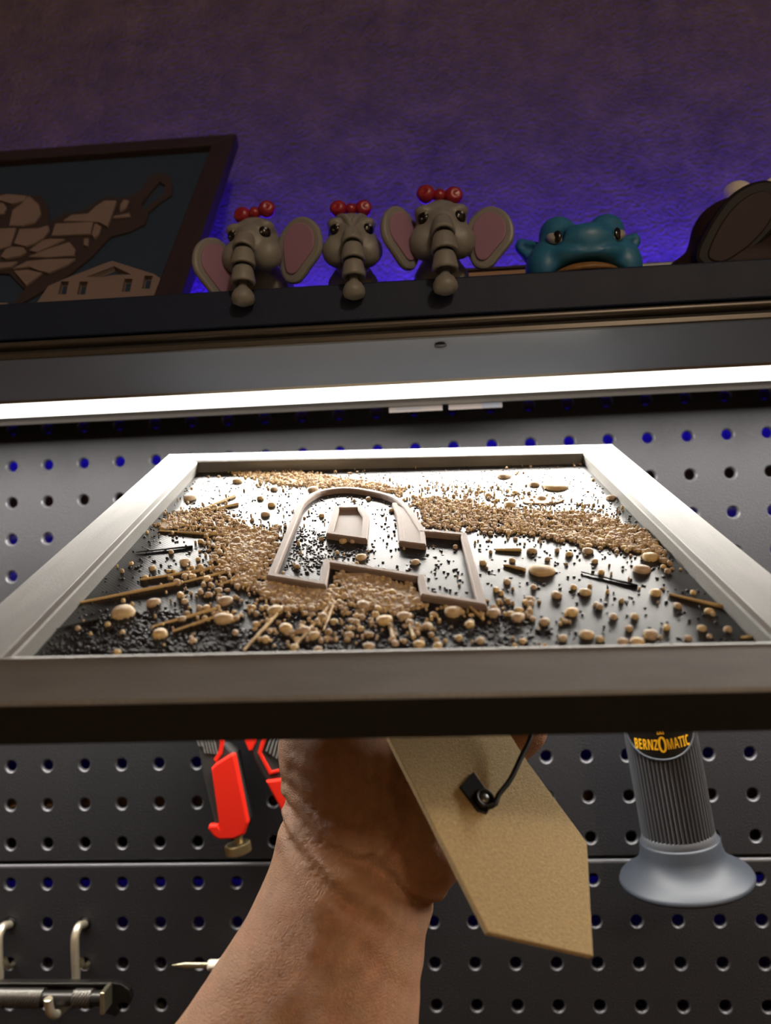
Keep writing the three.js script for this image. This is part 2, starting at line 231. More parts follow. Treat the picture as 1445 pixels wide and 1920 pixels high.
// ---------------------------------------------------------------- pegboard: real holes with rolled rims
const PITCH = 25.4, HX = -289.7;
function pegPanel(c0, c1, r0, r1, top, bottom, m, name, label, zf) {
  const pos = [], idx = [], rimIdx = [], SEG = 24;
  const rings = [[null, 0], [4.5, 0], [4.25, -0.18], [3.85, -0.6], [3.55, -1.15], [3.4, -1.9], [3.4, -3.2]];
  for (let r = r0; r <= r1; r++) for (let c = c0; c <= c1; c++) {
    const cx = HX + c * PITCH, cy = -r * PITCH, b0 = pos.length / 3;
    const yt = r === r0 ? top : cy + PITCH / 2, yb = r === r1 ? bottom : cy - PITCH / 2;
    rings.forEach(([rad, dz]) => {
      for (let s = 0; s < SEG; s++) {
        const a = s / SEG * Math.PI * 2 + Math.PI / 4, ca = Math.cos(a), sa = Math.sin(a);
        if (rad === null) {
          const k = 1 / Math.max(Math.abs(ca), Math.abs(sa)), qx = ca * k, qy = sa * k;
          pos.push(cx + qx * PITCH / 2, qy > 0 ? cy + qy * (yt - cy) : cy + qy * (cy - yb), dz);
        } else pos.push(cx + ca * rad, cy + sa * rad, dz);
      }
    });
    for (let k = 0; k < rings.length - 1; k++) for (let s = 0; s < SEG; s++) {
      const a = b0 + k * SEG + s, b = b0 + k * SEG + (s + 1) % SEG, d = a + SEG, e = b + SEG;
      (k === 0 ? idx : rimIdx).push(a, b, e, a, e, d);
    }
  }
  const sheet = (ix) => { const q = new THREE.BufferGeometry(); q.setAttribute('position', new THREE.Float32BufferAttribute(pos, 3)); q.setIndex(ix); q.computeVertexNormals(); planarUV(q); q.translate(0, 0, zf); return q; };
  const x0 = HX + (c0 - 0.5) * PITCH, x1 = HX + (c1 + 0.5) * PITCH;
  const edge = (y, s) => { const q = lathe([[0.001, 0], [2.2, 0], [2.2, x1 - x0], [0.001, x1 - x0]], 16); q.rotateZ(-Math.PI / 2); q.translate(x0, y, -2.2); return q; };
  const t = thing(name, label, 'pegboard', [0, bottom, zf]);
  part('perforated_sheet', sheet(idx), m, t); part('rolled_hole_rims', sheet(rimIdx), M.rim, t, { kind: 'stuff', label: 'shiny rolled rims of the holes' });
  const e1 = edge(top), e2 = edge(bottom); e1.translate(0, 0, zf); e2.translate(0, 0, zf);
  const s1 = box(x0, x1, top - 2.2, top, zf - 8, zf - 2), s2 = box(x0, x1, bottom, bottom + 2.2, zf - 8, zf - 2);
  part('folded_edge', [e1, s1], M.rim, t); part('folded_edge', [e2, s2], m, t);
  return t;
}
const seamY = -10.5 * PITCH;
pegPanel(-13, 36, -1, 10, 31, seamY + 2.6, M.board, 'pegboard_panel', 'dark grey metal pegboard under the shelf, above the horizontal seam', 0);
pegPanel(-13, 36, 11, 18, seamY - 2.6, -18.6 * PITCH, M.board, 'pegboard_panel', 'dark grey metal pegboard panel below the horizontal seam', 0.6);
for (const [y, lab, h] of [[29.5, 'brown wooden batten behind the uppermost holes', 9], [-PITCH, 'brown wooden batten behind the second row of full holes', 13], [-9 * PITCH, 'brown wooden batten behind the holes above the seam', 13], [-10.45 * PITCH, 'dark steel mounting rail behind the pegboard seam', 32]]) {
  const t = thing(lab.includes('steel') ? 'mounting_rail' : 'wall_batten', lab, lab.includes('steel') ? 'rail' : 'batten', [0, y, -17], lab.includes('steel') ? undefined : 'battens behind the pegboard');
  part('rail_body', box(-610, 610, y - h / 2, y + h / 2, -30, lab.includes('steel') ? -9 : -14, 1), lab.includes('steel') ? M.blackSteel : M.batten, t);
}
for (const [y, , where] of BACK_STRIPS) {
  const lab = 'blue light strip behind the pegboard, ' + where;
  const t = thing('blue_light_strip', lab, 'light strip', [0, y, -9]);
  part('carrier', box(-600, 600, y - 3.5, y + 3.5, -12, -10), M.blackPlastic, t); part('glow', box(-600, 600, y - 3, y + 3, -13.2, -12), M.blueGlow, t); }

// ---------------------------------------------------------------- shelf and light bar
{ const t = thing('wall_shelf', 'long dark shelf with figurines standing along its front edge', 'shelf', [0, 31, 60]);
  part('front_face', box(-900, 900, 40.5, 59.5, 136, 142, 1.2), M.shelfFace, t);
  part('core', box(-900, 900, 34, 59.3, -30, 136.5), M.shelfFace, t);
  part('front_lip', [box(-900, 900, 36.2, 39.4, 136, 143.4, 1.4)], M.shelfLip, t, { label: 'thin bronze coloured lip' });
  part('lower_strip', box(-900, 900, 31, 34.4, 134, 140.5, 0.8), M.shelfLip, t);
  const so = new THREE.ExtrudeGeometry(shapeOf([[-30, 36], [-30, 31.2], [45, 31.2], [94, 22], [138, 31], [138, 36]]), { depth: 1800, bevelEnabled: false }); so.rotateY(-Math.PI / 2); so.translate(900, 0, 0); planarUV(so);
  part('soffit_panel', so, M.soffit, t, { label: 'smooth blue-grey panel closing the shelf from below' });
  const kb = lathe([[0.01, 0], [2.6, 0.3], [3, 1.2], [3, 2.4], [0.01, 2.6]], 20); kb.rotateX(Math.PI); kb.translate(6.7, 31.3, 131); part('trunk_reflection', kb, M.blackPlastic, t); }  // small dark knob standing in for the trunk's reflection in the soffit panel
{ const t = thing('led_light_bar', 'bright white strip light fixed under the shelf', 'light bar', [0, 31, 70]);
  const prof = [[45.5, 31], [45.5, 18.6], [47.2, 18.6], [56, 21.6], [91.4, 21.6], [91.6, 20.9], [92.6, 20.9], [93.4, 22.2]];
  const hous = new THREE.ExtrudeGeometry(shapeOf(prof), { depth: 1320, bevelEnabled: false }); hous.rotateY(-Math.PI / 2); hous.translate(660, 0, 0); planarUV(hous);
  part('housing', hous, M.alu, t);
  part('diffuser', box(-650, 650, 20.8, 21.5, 57.5, 91), M.diffuser, t, { label: 'glowing white diffuser' });
  for (const [x0, x1] of [[-24.5, 8], [11.8, 44]]) {
    const l = part('hanging_tag', box(x0, x1, 15.2, 20, 44.6, 45.3), M.paper, t, { label: 'small pale printed tag' });
    if (x0 > 0) part('print_block', box(32, 43, 15.4, 19, 45.3, 45.5), M.paperBlue, l);
    else part('print_block', box(-20, -5, 16.6, 17.4, 45.3, 45.5), M.paperBlue, l);
  } }
{ const t = thing('blue_light_strip', 'blue light strip lying along the back of the shelf top', 'light strip', [120, 59.5, -8]);
  part('carrier', box(-330, 570, 59.5, 70.5, -12, -9), M.blackPlastic, t); part('glow', box(-330, 570, 62, 70, -13.2, -12), M.blueGlow, t); }

// ---------------------------------------------------------------- framed relief picture
const FO = [-16.642, -61.535, 205.494], FU = [0.99838, -0.01346, -0.05529], FV = [-0.04565, 0.39063, -0.91942], FN = [0.03397, 0.92045, 0.38938];
const toFrame = (g) => onPlane(g, FO, FU, FV, FN);       // (u, v, height over the frame's face) to world
const fp = (u, v, h = 0) => [0, 1, 2].map(i => FO[i] + FU[i] * u + FV[i] * v + FN[i] * h);
const pf = thing('picture_frame', 'square silver metal frame with a black and tan splatter relief, held up by a hand', 'picture frame', fp(0, 0, -12));
{ const H = 120, I = 99, C = 0.7;
  for (let k = 0; k < 4; k++) {
    // a mitred rail: face, inner wall, chamfers
    const pos = [], idx = [];
    const P = [[H, -12], [H, -1.3], [H - C, -0.6], [I + 2.6, 0.45], [I + 2.1, 0.6], [I + 0.3, 0], [I, -0.5], [I, -5.5], [I + 3, -5.5], [I + 3, -12]];
    const n = P.length;
    for (const s of [-1, 1]) for (const [d, h] of P) pos.push(s * d, d, h);
    for (let i = 0; i < n; i++) { const a = i, b = (i + 1) % n; idx.push(a, b, n + b, a, n + b, n + a); }
    const g0 = new THREE.BufferGeometry(); g0.setAttribute('position', new THREE.Float32BufferAttribute(pos, 3)); g0.setIndex(idx);
    const g = g0.toNonIndexed(); g.computeVertexNormals();
    const uv = []; const p = g.attributes.position; for (let i = 0; i < p.count; i++) uv.push(p.getX(i) * 0.01, (p.getY(i) + p.getZ(i)) * 0.01 + k * 0.37);
    g.setAttribute('uv', new THREE.Float32BufferAttribute(uv, 2));
    g.rotateZ(k * Math.PI / 2); toFrame(g);
    part('rail', g, M.frame, pf);
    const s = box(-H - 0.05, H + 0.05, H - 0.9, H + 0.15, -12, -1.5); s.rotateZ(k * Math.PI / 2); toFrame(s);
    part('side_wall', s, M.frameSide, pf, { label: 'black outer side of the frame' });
  }
  part('backing_board', toFrame(box(-103, 103, -103, 103, -12.2, -9.5)), M.backing, pf);
}
const art = part('relief_panel', toFrame(box(-102, 102, -102, 102, -9.5, -5.5)), M.art, pf, { label: 'glossy black printed panel' });
const BASE = -5.5;
{ // raised outline emblem
  const ridge = (pts, w, h, closed) => {
    const out = [];
    const c = pts.map(p => new THREE.Vector2(p[0], p[1])), n = c.length, L = [], R = [];
    for (let i = 0; i < n; i++) {
      const a = c[closed ? (i + n - 1) % n : Math.max(0, i - 1)], b = c[closed ? (i + 1) % n : Math.min(n - 1, i + 1)], q = c[i];
      const d1 = q.clone().sub(a).normalize(), d2 = b.clone().sub(q).normalize(); if (!closed && i === 0) d1.copy(d2); if (!closed && i === n - 1) d2.copy(d1);
      const t = d1.clone().add(d2).normalize(), nn = new THREE.Vector2(-t.y, t.x), k = w / 2 / Math.max(0.45, nn.dot(new THREE.Vector2(-d1.y, d1.x)));
      L.push(q.clone().addScaledVector(nn, k)); R.push(q.clone().addScaledVector(nn, -k));
    }
    const sides = [[L, 0], [L, h - 0.5], [null, h], [R, h - 0.5], [R, 0]];
    const pos = [], idx = [];
    for (let i = 0; i < n; i++) {
      const l = L[i], r = R[i], m = (a, b, t) => [a.x + (b.x - a.x) * t, a.y + (b.y - a.y) * t];
      for (const [t, z] of [[0, 0], [0.02, h - 0.6], [0.16, h], [0.84, h], [0.98, h - 0.6], [1, 0]]) pos.push(...m(l, r, t), BASE + z);
    }
    const S = 6, cnt = closed ? n : n - 1;
    for (let i = 0; i < cnt; i++) for (let s = 0; s < S - 1; s++) { const a = i * S + s, b = ((i + 1) % n) * S + s; idx.push(a, a + 1, b + 1, a, b + 1, b); }
    if (!closed) for (const i of [0, n - 1]) for (let s = 1; s < S - 1; s++) { const a = i * S; i ? idx.push(a, a + s, a + s + 1) : idx.push(a, a + s + 1, a + s); }
    const g0 = new THREE.BufferGeometry(); g0.setAttribute('position', new THREE.Float32BufferAttribute(pos, 3)); g0.setIndex(idx);
    const g = g0.toNonIndexed(); g.computeVertexNormals(); planarUV(g); return toFrame(g);
  };
  const arc = new THREE.CatmullRomCurve3([[-39.3, 20], [-38.2, 40], [-31.5, 54.5], [-21, 58.2], [-9.5, 53.1], [1.4, 42.4], [7.2, 26.5], [11, 6]].map(p => new THREE.Vector3(p[0], p[1], 0))).getPoints(26).map(p => [p.x, p.y]);
  part('emblem_outline', ridge([[-40.4, -41], ...arc, [12.2, -1.1], [27.6, -6.1], [27.4, -65.7], [10.4, -58.3], [9.8, -44.8], [-22.4, -30], [-22.4, -48.8]], 2.8, 2.4, true), M.ridge, art, { label: 'raised taupe outline of the emblem' });
  part('emblem_outline', ridge([[12.1, -2.5], [11.8, -14.6], [4.2, -11.4], [3.7, 17], [1.8, 34]], 2.4, 2.3, false), M.ridge, art);
  { const fl = slab([[11.8, -2], [11.6, -14], [4.3, -11], [3.8, 17], [2.4, 33], [7, 25], [10.6, 6]], 2.1, 0.2); fl.translate(0, 0, BASE - 0.2); planarUV(fl); part('emblem_band', toFrame(fl), M.ridge, art); }
  { const fl = slab([[-22.5, 28.5], [-13.6, 28.5], [-10.6, 17], [-10.6, -6.5], [-23, -1]], 1, 0.2); fl.translate(0, 0, BASE - 0.2); planarUV(fl); part('emblem_window_floor', toFrame(fl), M.ridge, art); }
  part('emblem_window', ridge([[-22.9, 29.8], [-13.3, 29.8], [-10, 17], [-10.2, -7.5], [-23.6, -1.6]], 2.8, 2.4, true), M.ridge, art, { label: 'raised taupe outline of the small window shape' });
}
const emblemPoly = [[-40, -41], [-39, 20], [-37, 43], [-30, 56], [-21, 58], [-9, 53], [2, 42], [7, 26], [12, -1], [28, -6], [27, -66], [10, -58], [9, -45], [-22, -30], [-22, -49]];
function inside(pts, x, y) { let c = false; for (let i = 0, j = pts.length - 1; i < pts.length; j = i++) { const [a, b] = pts[i], [d, e] = pts[j]; if ((b > y) !== (e > y) && x < (d - a) * (y - b) / (e - b) + a) c = !c; } return c; }
function nearPoly(pts, x, y) { let m = 1e9; for (let i = 0, j = pts.length - 1; i < pts.length; j = i++) { const [a, b] = pts[j], [c, d] = pts[i], vx = c - a, vy = d - b, t = Math.min(1, Math.max(0, ((x - a) * vx + (y - b) * vy) / (vx * vx + vy * vy))); m = Math.min(m, Math.hypot(x - a - vx * t, y - b - vy * t)); } return m; }
// one bead: a short pillar with a rounded top, foot on the panel
const beadGeo = (seg) => { const g = lathe([[1, 0], [1, 0.45], [0.9, 0.74], [0.62, 0.93], [0.001, 1]], seg); g.rotateX(Math.PI / 2); return g; };
const frameM = new THREE.Matrix4().makeBasis(V3(FU), V3(FV), V3(FN));
{ const gs = [0, 1, 2].map(v => { const g = beadGeo(14), p = g.attributes.position; for (let i = 0; i < p.count; i++) { const a = Math.atan2(p.getY(i), p.getX(i)), k = 1 + 0.09 * Math.sin(2 * a + v * 2) + 0.06 * Math.sin(3 * a + v); p.setX(i, p.getX(i) * k); p.setY(i, p.getY(i) * k); } g.computeVertexNormals(); g.applyMatrix4(frameM); return g; });
  const b = bases.get(pf);
  const setBead = (u, v, r, h, mat, name, label) => {
    const m = new THREE.Mesh(gs[Math.floor(rnd() * 3)], mat); m.name = name; m.castShadow = m.receiveShadow = true;
    const p = fp(u, v, BASE - 0.1); m.position.set((p[0] - b[0]) * MM, (p[1] - b[1]) * MM, (p[2] - b[2]) * MM);
    // the bead is scaled uniformly in the panel's plane and by height along its normal: bake as a matrix in the panel's axes
    const S = new THREE.Matrix4().makeScale(r * MM, r * MM, h * MM), Fi = frameM.clone().transpose();
    m.matrixAutoUpdate = true; m.geometry = m.geometry.clone(); m.geometry.applyMatrix4(frameM.clone().multiply(S).multiply(Fi)); if (label) m.userData.label = label;
    art.add(m);
  };
  let k = 0;
  for (const [u, v, r] of DROPS) { if (Math.abs(u) > 97 || Math.abs(v) > 97) continue; setBead(u, v, r, Math.min(2.1, 0.9 + r * 0.4), M.drops[k++ % 4], 'droplet'); }
  // dense fields of beads
  const fine = [], dark = [];
  const tries = 110000;
  for (let i = 0; i < tries; i++) {
    const u = (rnd() - 0.5) * 196, v = (rnd() - 0.5) * 196, ed = nearPoly(emblemPoly, u, v), inE = inside(emblemPoly, u, v);
    if (ed < 2.4 || (u > -25 && u < -8 && v > -9 && v < 31)) continue;
    let w = 0;
    for (const [q, pl] of CLUS) { if (inside(pl, u, v)) w = Math.max(w, q); else { const d = nearPoly(pl, u, v); if (d < 16) w = Math.max(w, q * 0.5 * Math.exp(-d / 5.5)); } }
    const n0 = noise.noise(u * 0.05, v * 0.05, 3) * 0.5 + 0.5, n1 = noise.noise(u * 0.15, v * 0.15, 9) * 0.5 + 0.5;
    if (inE) w = 0;
    const stip = inside(STIP, u, v) ? 0.75 : inside(STIP2, u, v) ? 0.55 : inside(STIP3, u, v) ? 0.4 : 0;
    const far = v > 0 ? 0.75 : 1;
    if (rnd() < w * w * 0.3 * (0.6 + 0.8 * n1)) fine.push([u, v, (0.42 + 0.95 * Math.pow(rnd(), 2.6)) * far, 0.6 + 1.0 * rnd()]);
    else if (rnd() < 0.005 * n0 + (w > 0.02 ? 0.02 * w : 0)) fine.push([u, v, (0.4 + 0.75 * Math.pow(rnd(), 3)) * far, 0.7 + 0.9 * rnd()]);
    else if (rnd() < (inE ? 0.05 : 0.04) * n1 + stip * 0.3 + (w > 0.05 ? 0.12 * w : 0)) dark.push([u, v, 0.28 + 0.3 * rnd(), 0.25 + 0.4 * rnd()]);
  }
  fine.sort((a, c) => c[2] - a[2]);
  const single = fine.splice(0, 180);
  for (const [u, v, r, h] of single) setBead(u, v, r, h, M.drops[Math.floor(rnd() * 4)], 'droplet');
  const mk = (list, name, mat, colors, label) => {
    const im = new THREE.InstancedMesh(beadGeo(8), mat, list.length); im.name = name; im.castShadow = im.receiveShadow = true;
    list.forEach(([u, v, r, h], i) => {
      const p = fp(u, v, BASE - 0.1);
      const m = frameM.clone().multiply(new THREE.Matrix4().makeRotationZ(rnd() * 6)).multiply(new THREE.Matrix4().makeScale(r * MM, r * MM * (0.8 + 0.4 * rnd()), h * MM)); m.setPosition((p[0] - b[0]) * MM, (p[1] - b[1]) * MM, (p[2] - b[2]) * MM);
      im.setMatrixAt(i, m); if (colors) im.setColorAt(i, new THREE.Color(colors[Math.floor(rnd() * colors.length)]));
    });
    im.userData = { kind: 'stuff', label }; art.add(im);
  };
  mk(fine, 'fine_splatter', M.fine, [0xc6ad82, 0xb49c7c, 0xd2b580, 0xc2aa8c, 0xa68a62], 'fine tan beads of the splatter');
  mk(dark, 'black_specks', M.darkDots, null, 'tiny black raised specks');
  // flat puddles where the beads have run together
  for (const [pl, h] of [[[[-17, -38], [-6, -39.5], [5, -50], [10, -58], [2, -64], [-8, -62], [-15, -52]], 1.6], [[[-44, -44], [-30, -48], [-18, -51], [-18, -58], [-32, -60], [-42, -53]], 1.5], [[[-63, 8], [-50, 6], [-46, -8], [-48, -26], [-54, -32], [-60, -14]], 1.3], [[[58, 36], [70, 34], [76, 39], [70, 46], [60, 44]], 1.2], [[[80, 8], [88, 6], [90, 14], [83, 17]], 1.2], [[[-95, 24], [-86, 28], [-82, 20], [-92, 12]], 1.2]]) {
    const s = smoothPoly(pl).map(([x, y]) => { const k = 1.2 * noise.noise(x * 0.5, y * 0.5, 4); return [x + k, y + k * 0.7]; });
    const g = slab(s, h * 0.5 + 0.2, 0.3); g.translate(0, 0, BASE - 0.2); planarUV(g); part('tan_puddle', toFrame(g), M.drops[1], art);
  }
  for (const [a, b1, c, d, tan] of STREAKS) {
    const L = Math.hypot(c - a, d - b1), g = new THREE.CapsuleGeometry(tan ? 0.55 : 0.28, L, 4, 8), p = g.attributes.position;
    for (let i = 0; i < p.count; i++) { const t = p.getY(i) / L + 0.5, k = 0.55 + 0.6 * t; p.setX(i, p.getX(i) * k + 0.25 * noise.noise(t * 6, a, 1)); p.setZ(i, p.getZ(i) * k * 1.3); }
    g.rotateZ(Math.atan2(d - b1, c - a) - Math.PI / 2); g.translate((a + c) / 2, (b1 + d) / 2, BASE + 0.4); g.computeVertexNormals();
    part('streak', toFrame(g), tan ? M.drops[2] : M.darkDots, art);
  }
}
// easel leg on the back of the frame
{ const LO = [11.95, -150.76, 252], LU = [0.8863, 0, -0.463], LV = [-0.3019, 0.7582, -0.5779], LN = [0.3511, 0.652, 0.6721];
  const onLeg = (g) => onPlane(g, LO, LU, LV, LN);
  const lp = (u, v, h = 0) => [0, 1, 2].map(i => LO[i] + LU[i] * u + LV[i] * v + LN[i] * h);
  const out = [[-14.4, -37], [14, -49.3], [28.6, -20.3], [20.7, 7.7], [4, 96], [-36, 96], [-24.3, 20.9]];
  const g = slab(out, 2.4, 0.25); g.translate(0, 0, -2.4); planarUV(g);
  const leg = part('easel_leg', onLeg(g), M.kraft, pf, { label: 'kraft brown hardboard easel leg' });
  const tab = slab([[-7.2, 3.3], [-0.6, 7.4], [2.6, -2.6], [-1.6, -6.2], [-4.2, -5]], 1, 0.2); planarUV(tab); part('cord_tab', onLeg(tab), M.blackPlastic, leg, { label: 'black plastic tab' });
  const ring = new THREE.TorusGeometry(2.6, 0.75, 10, 28); ring.translate(-0.7, -1.7, 1.3); part('grommet', onLeg(ring), M.blackPlastic, leg);
  const rv = lathe([[0.01, 1], [1, 0.95], [1.7, 0.5], [1.9, 0]], 20); rv.rotateX(Math.PI / 2); rv.translate(-0.7, -1.7, 1); part('rivet', onLeg(rv), M.rivet, leg, { label: 'small steel rivet' });
  part('cord', tube([lp(-1.6, -4.8, 1.8), lp(1.2, -4.6, 2.4), lp(3.4, -2.2, 2.6), lp(9, 1.5, 3.4), lp(16, 8, 4.5), [29.5, -136, 237], [31, -124, 229], [30, -95, 214], [30, -79.5, 209]], 0.85, 60, 8), M.cord, leg, { label: 'thin black cord' });
  const hg = box(-40, 8, 92, 98, -4.5, 1.5, 0.6); part('hinge', onLeg(hg), M.steelDark, leg);
}
// ---------------------------------------------------------------- the hand and forearm that hold the frame
{ const forearm = [      // two bones side by side, wrist to elbow
    [[-41, -196, 219, 22], [-76, -250, 268, 27]], [[-76, -250, 268, 27], [-130, -340, 345, 36]], [[-130, -340, 345, 36], [-215, -480, 465, 44]],
    [[-28, -197, 221, 20.5], [-40, -250, 268, 25]], [[-40, -250, 268, 25], [-92, -340, 345, 34]], [[-92, -340, 345, 34], [-185, -480, 465, 42]],
    [[-40, -196, 219, 21], [-41, -180, 212, 18]],
  ];
  const palm = [         // heel of the hand and the palm behind it
    [[-41, -184, 213, 19], [-41, -145, 206, 18]], [[-41, -145, 206, 18], [-46, -104, 190, 14]],
    [[-28, -180, 213, 17], [-30, -150, 207, 17]], [[-30, -150, 207, 17], [-26, -104, 188, 14]],
    [[-16, -160, 203, 15], [-10, -104, 188, 14]], [[-8, -148, 200, 14], [4, -108, 188, 13]],
  ];
  const thenar = [       // ball of the thumb
    [[-14, -190, 214, 14], [-8, -175, 219, 15.5]], [[-8, -175, 219, 15.5], [2, -160, 214, 14]], [[2, -160, 214, 14], [14, -150, 208, 12]],
  ];
  const chains = [
    [[12, -153, 209, 12], [28, -140, 205, 10.5], [35, -118, 200, 9.5], [35, -93, 196, 8.5], [34, -82, 194, 7.5]],   // thumb
    [[-46, -104, 190, 13], [-62, -84, 172, 9.5], [-68, -67.5, 148, 8.6], [-70, -57, 126, 7.6]],
    [[-28, -102, 187, 13], [-34, -82, 164, 9.8], [-36, -64, 138, 9], [-37, -51, 112, 7.9]],
    [[-12, -102, 187, 13], [-10, -82, 164, 9.6], [-8, -65, 138, 8.8], [-7, -53, 114, 7.8]],
    [[3, -106, 188, 12], [14, -86, 170, 8.8], [18, -70, 148, 8], [20, -59, 130, 7]],
  ];
  // creases of the bent wrist and palm, cut into the palm side
  const creases = [
    [[[-58, -164], [-53, -166.2], [-44.7, -171.4], [-36.7, -175.6], [-28.7, -178.3], [-21, -182], [-15.3, -189], [-6.6, -197.4], [0, -202]], 2.6, 1.5],
    [[[-60, -170], [-55, -172.8], [-47.6, -177.1], [-39.6, -182.8], [-31.7, -188.1], [-24, -192]], 2.0, 1.3],
    [[[-58, -156], [-52, -158.1], [-41.8, -163.4], [-31, -166.1], [-20.5, -165.2]], 1.3, 1.2],
    [[[-17, -130], [-15, -150], [-15, -165], [-20, -174], [-26, -178]], 2.2, 1.6],
    [[[-54, -150], [-41.9, -154.8], [-27.5, -156.7], [-17.5, -155.1]], 0.9, 1.2],
    [[[-54, -143], [-38, -146.9], [-23.5, -146.3]], 0.7, 1.2],
    [[[-30, -194], [-24, -201], [-14, -212], [-8, -219]], 0.5, 1.4],
    [[[-56, -160], [-46, -166], [-38, -169]], 0.6, 1],
    [[[-14, -160], [-8, -163], [0, -164]], 0.7, 1.1], [[[-14, -168], [-6, -171], [3, -171]], 0.6, 1.1],
  ].map(([p, d, w]) => [p.slice(0, -1).map((a, i) => [a[0], a[1], p[i + 1][0] - a[0], p[i + 1][1] - a[1]]), d, w]);
  const fold = (list, x, y, z, k) => { let d = 1e9; for (const [a, b] of list) d = smin(d, capsule(x, y, z, a, b), k); return d; };
  const fn = (x, y, z) => {
    let d = smin(smin(fold(forearm, x, y, z, 14), fold(palm, x, y, z, 12), 7), fold(thenar, x, y, z, 8), 6);
    for (const c of chains) { let e = 1e9; for (let i = 0; i < c.length - 1; i++) e = smin(e, capsule(x, y, z, c[i], c[i + 1]), 4); d = smin(d, e, 6); }
    if (Math.abs(d) < 6 && z > 206 && y < -120) {
      const fz = Math.min(1, (z - 206) / 10);
      for (const [segs, dep, w] of creases) {
        let m = 1e9;
        for (const [ax, ay, vx, vy] of segs) { const t = Math.min(1, Math.max(0, ((x - ax) * vx + (y - ay) * vy) / (vx * vx + vy * vy))); m = Math.min(m, Math.hypot(x - ax - vx * t, y - ay - vy * t)); }
        if (m < w * 6) d += fz * dep * (Math.exp(-(m / w) * (m / w) * 0.5) - 0.22 * Math.exp(-((m - 2.8 * w) ** 2) / (2.2 * w * w)));
      }
      d += 0.35 * noise.noise(x * 0.12, y * 0.16, z * 0.12);
    }
    return d;
  };
  const lim = (x, y, z) => {        // skin flattens where it presses against the back of the frame
    const h = (x - FO[0]) * FN[0] + (y - FO[1]) * FN[1] + (z - FO[2]) * FN[2] + 12.4;
    const l = 0.3511 * (x - 11.95) + 0.652 * (y + 150.76) + 0.6721 * (z - 252) + 6.5;   // and rests behind the easel leg
    return smax(smax(fn(x, y, z), h, 2), l, 3);
  };
  const g = sdfMesh(lim, [-264, -534, 100], [54, -40, 516], 1.7);
  { // texture wraps round the arm's axis, seam on the far side
    const p = g.attributes.position, uv = g.attributes.uv;
    for (let i = 0; i < p.count; i++) { const y = p.getY(i), t = Math.min(1, Math.max(0, (-190 - y) / 170)), cx = -24 - 96 * t, cz = 206 + 120 * t, a = Math.atan2(p.getX(i) - cx, p.getZ(i) - cz); uv.setXY(i, a * 0.36, y * 0.01); } }
  const t = part('person', g, M.skin, scene); t.position.copy(W(0, 0, 0));
  t.userData = { label: 'bare forearm and hand reaching up to hold the framed picture from below', category: 'person' };
}

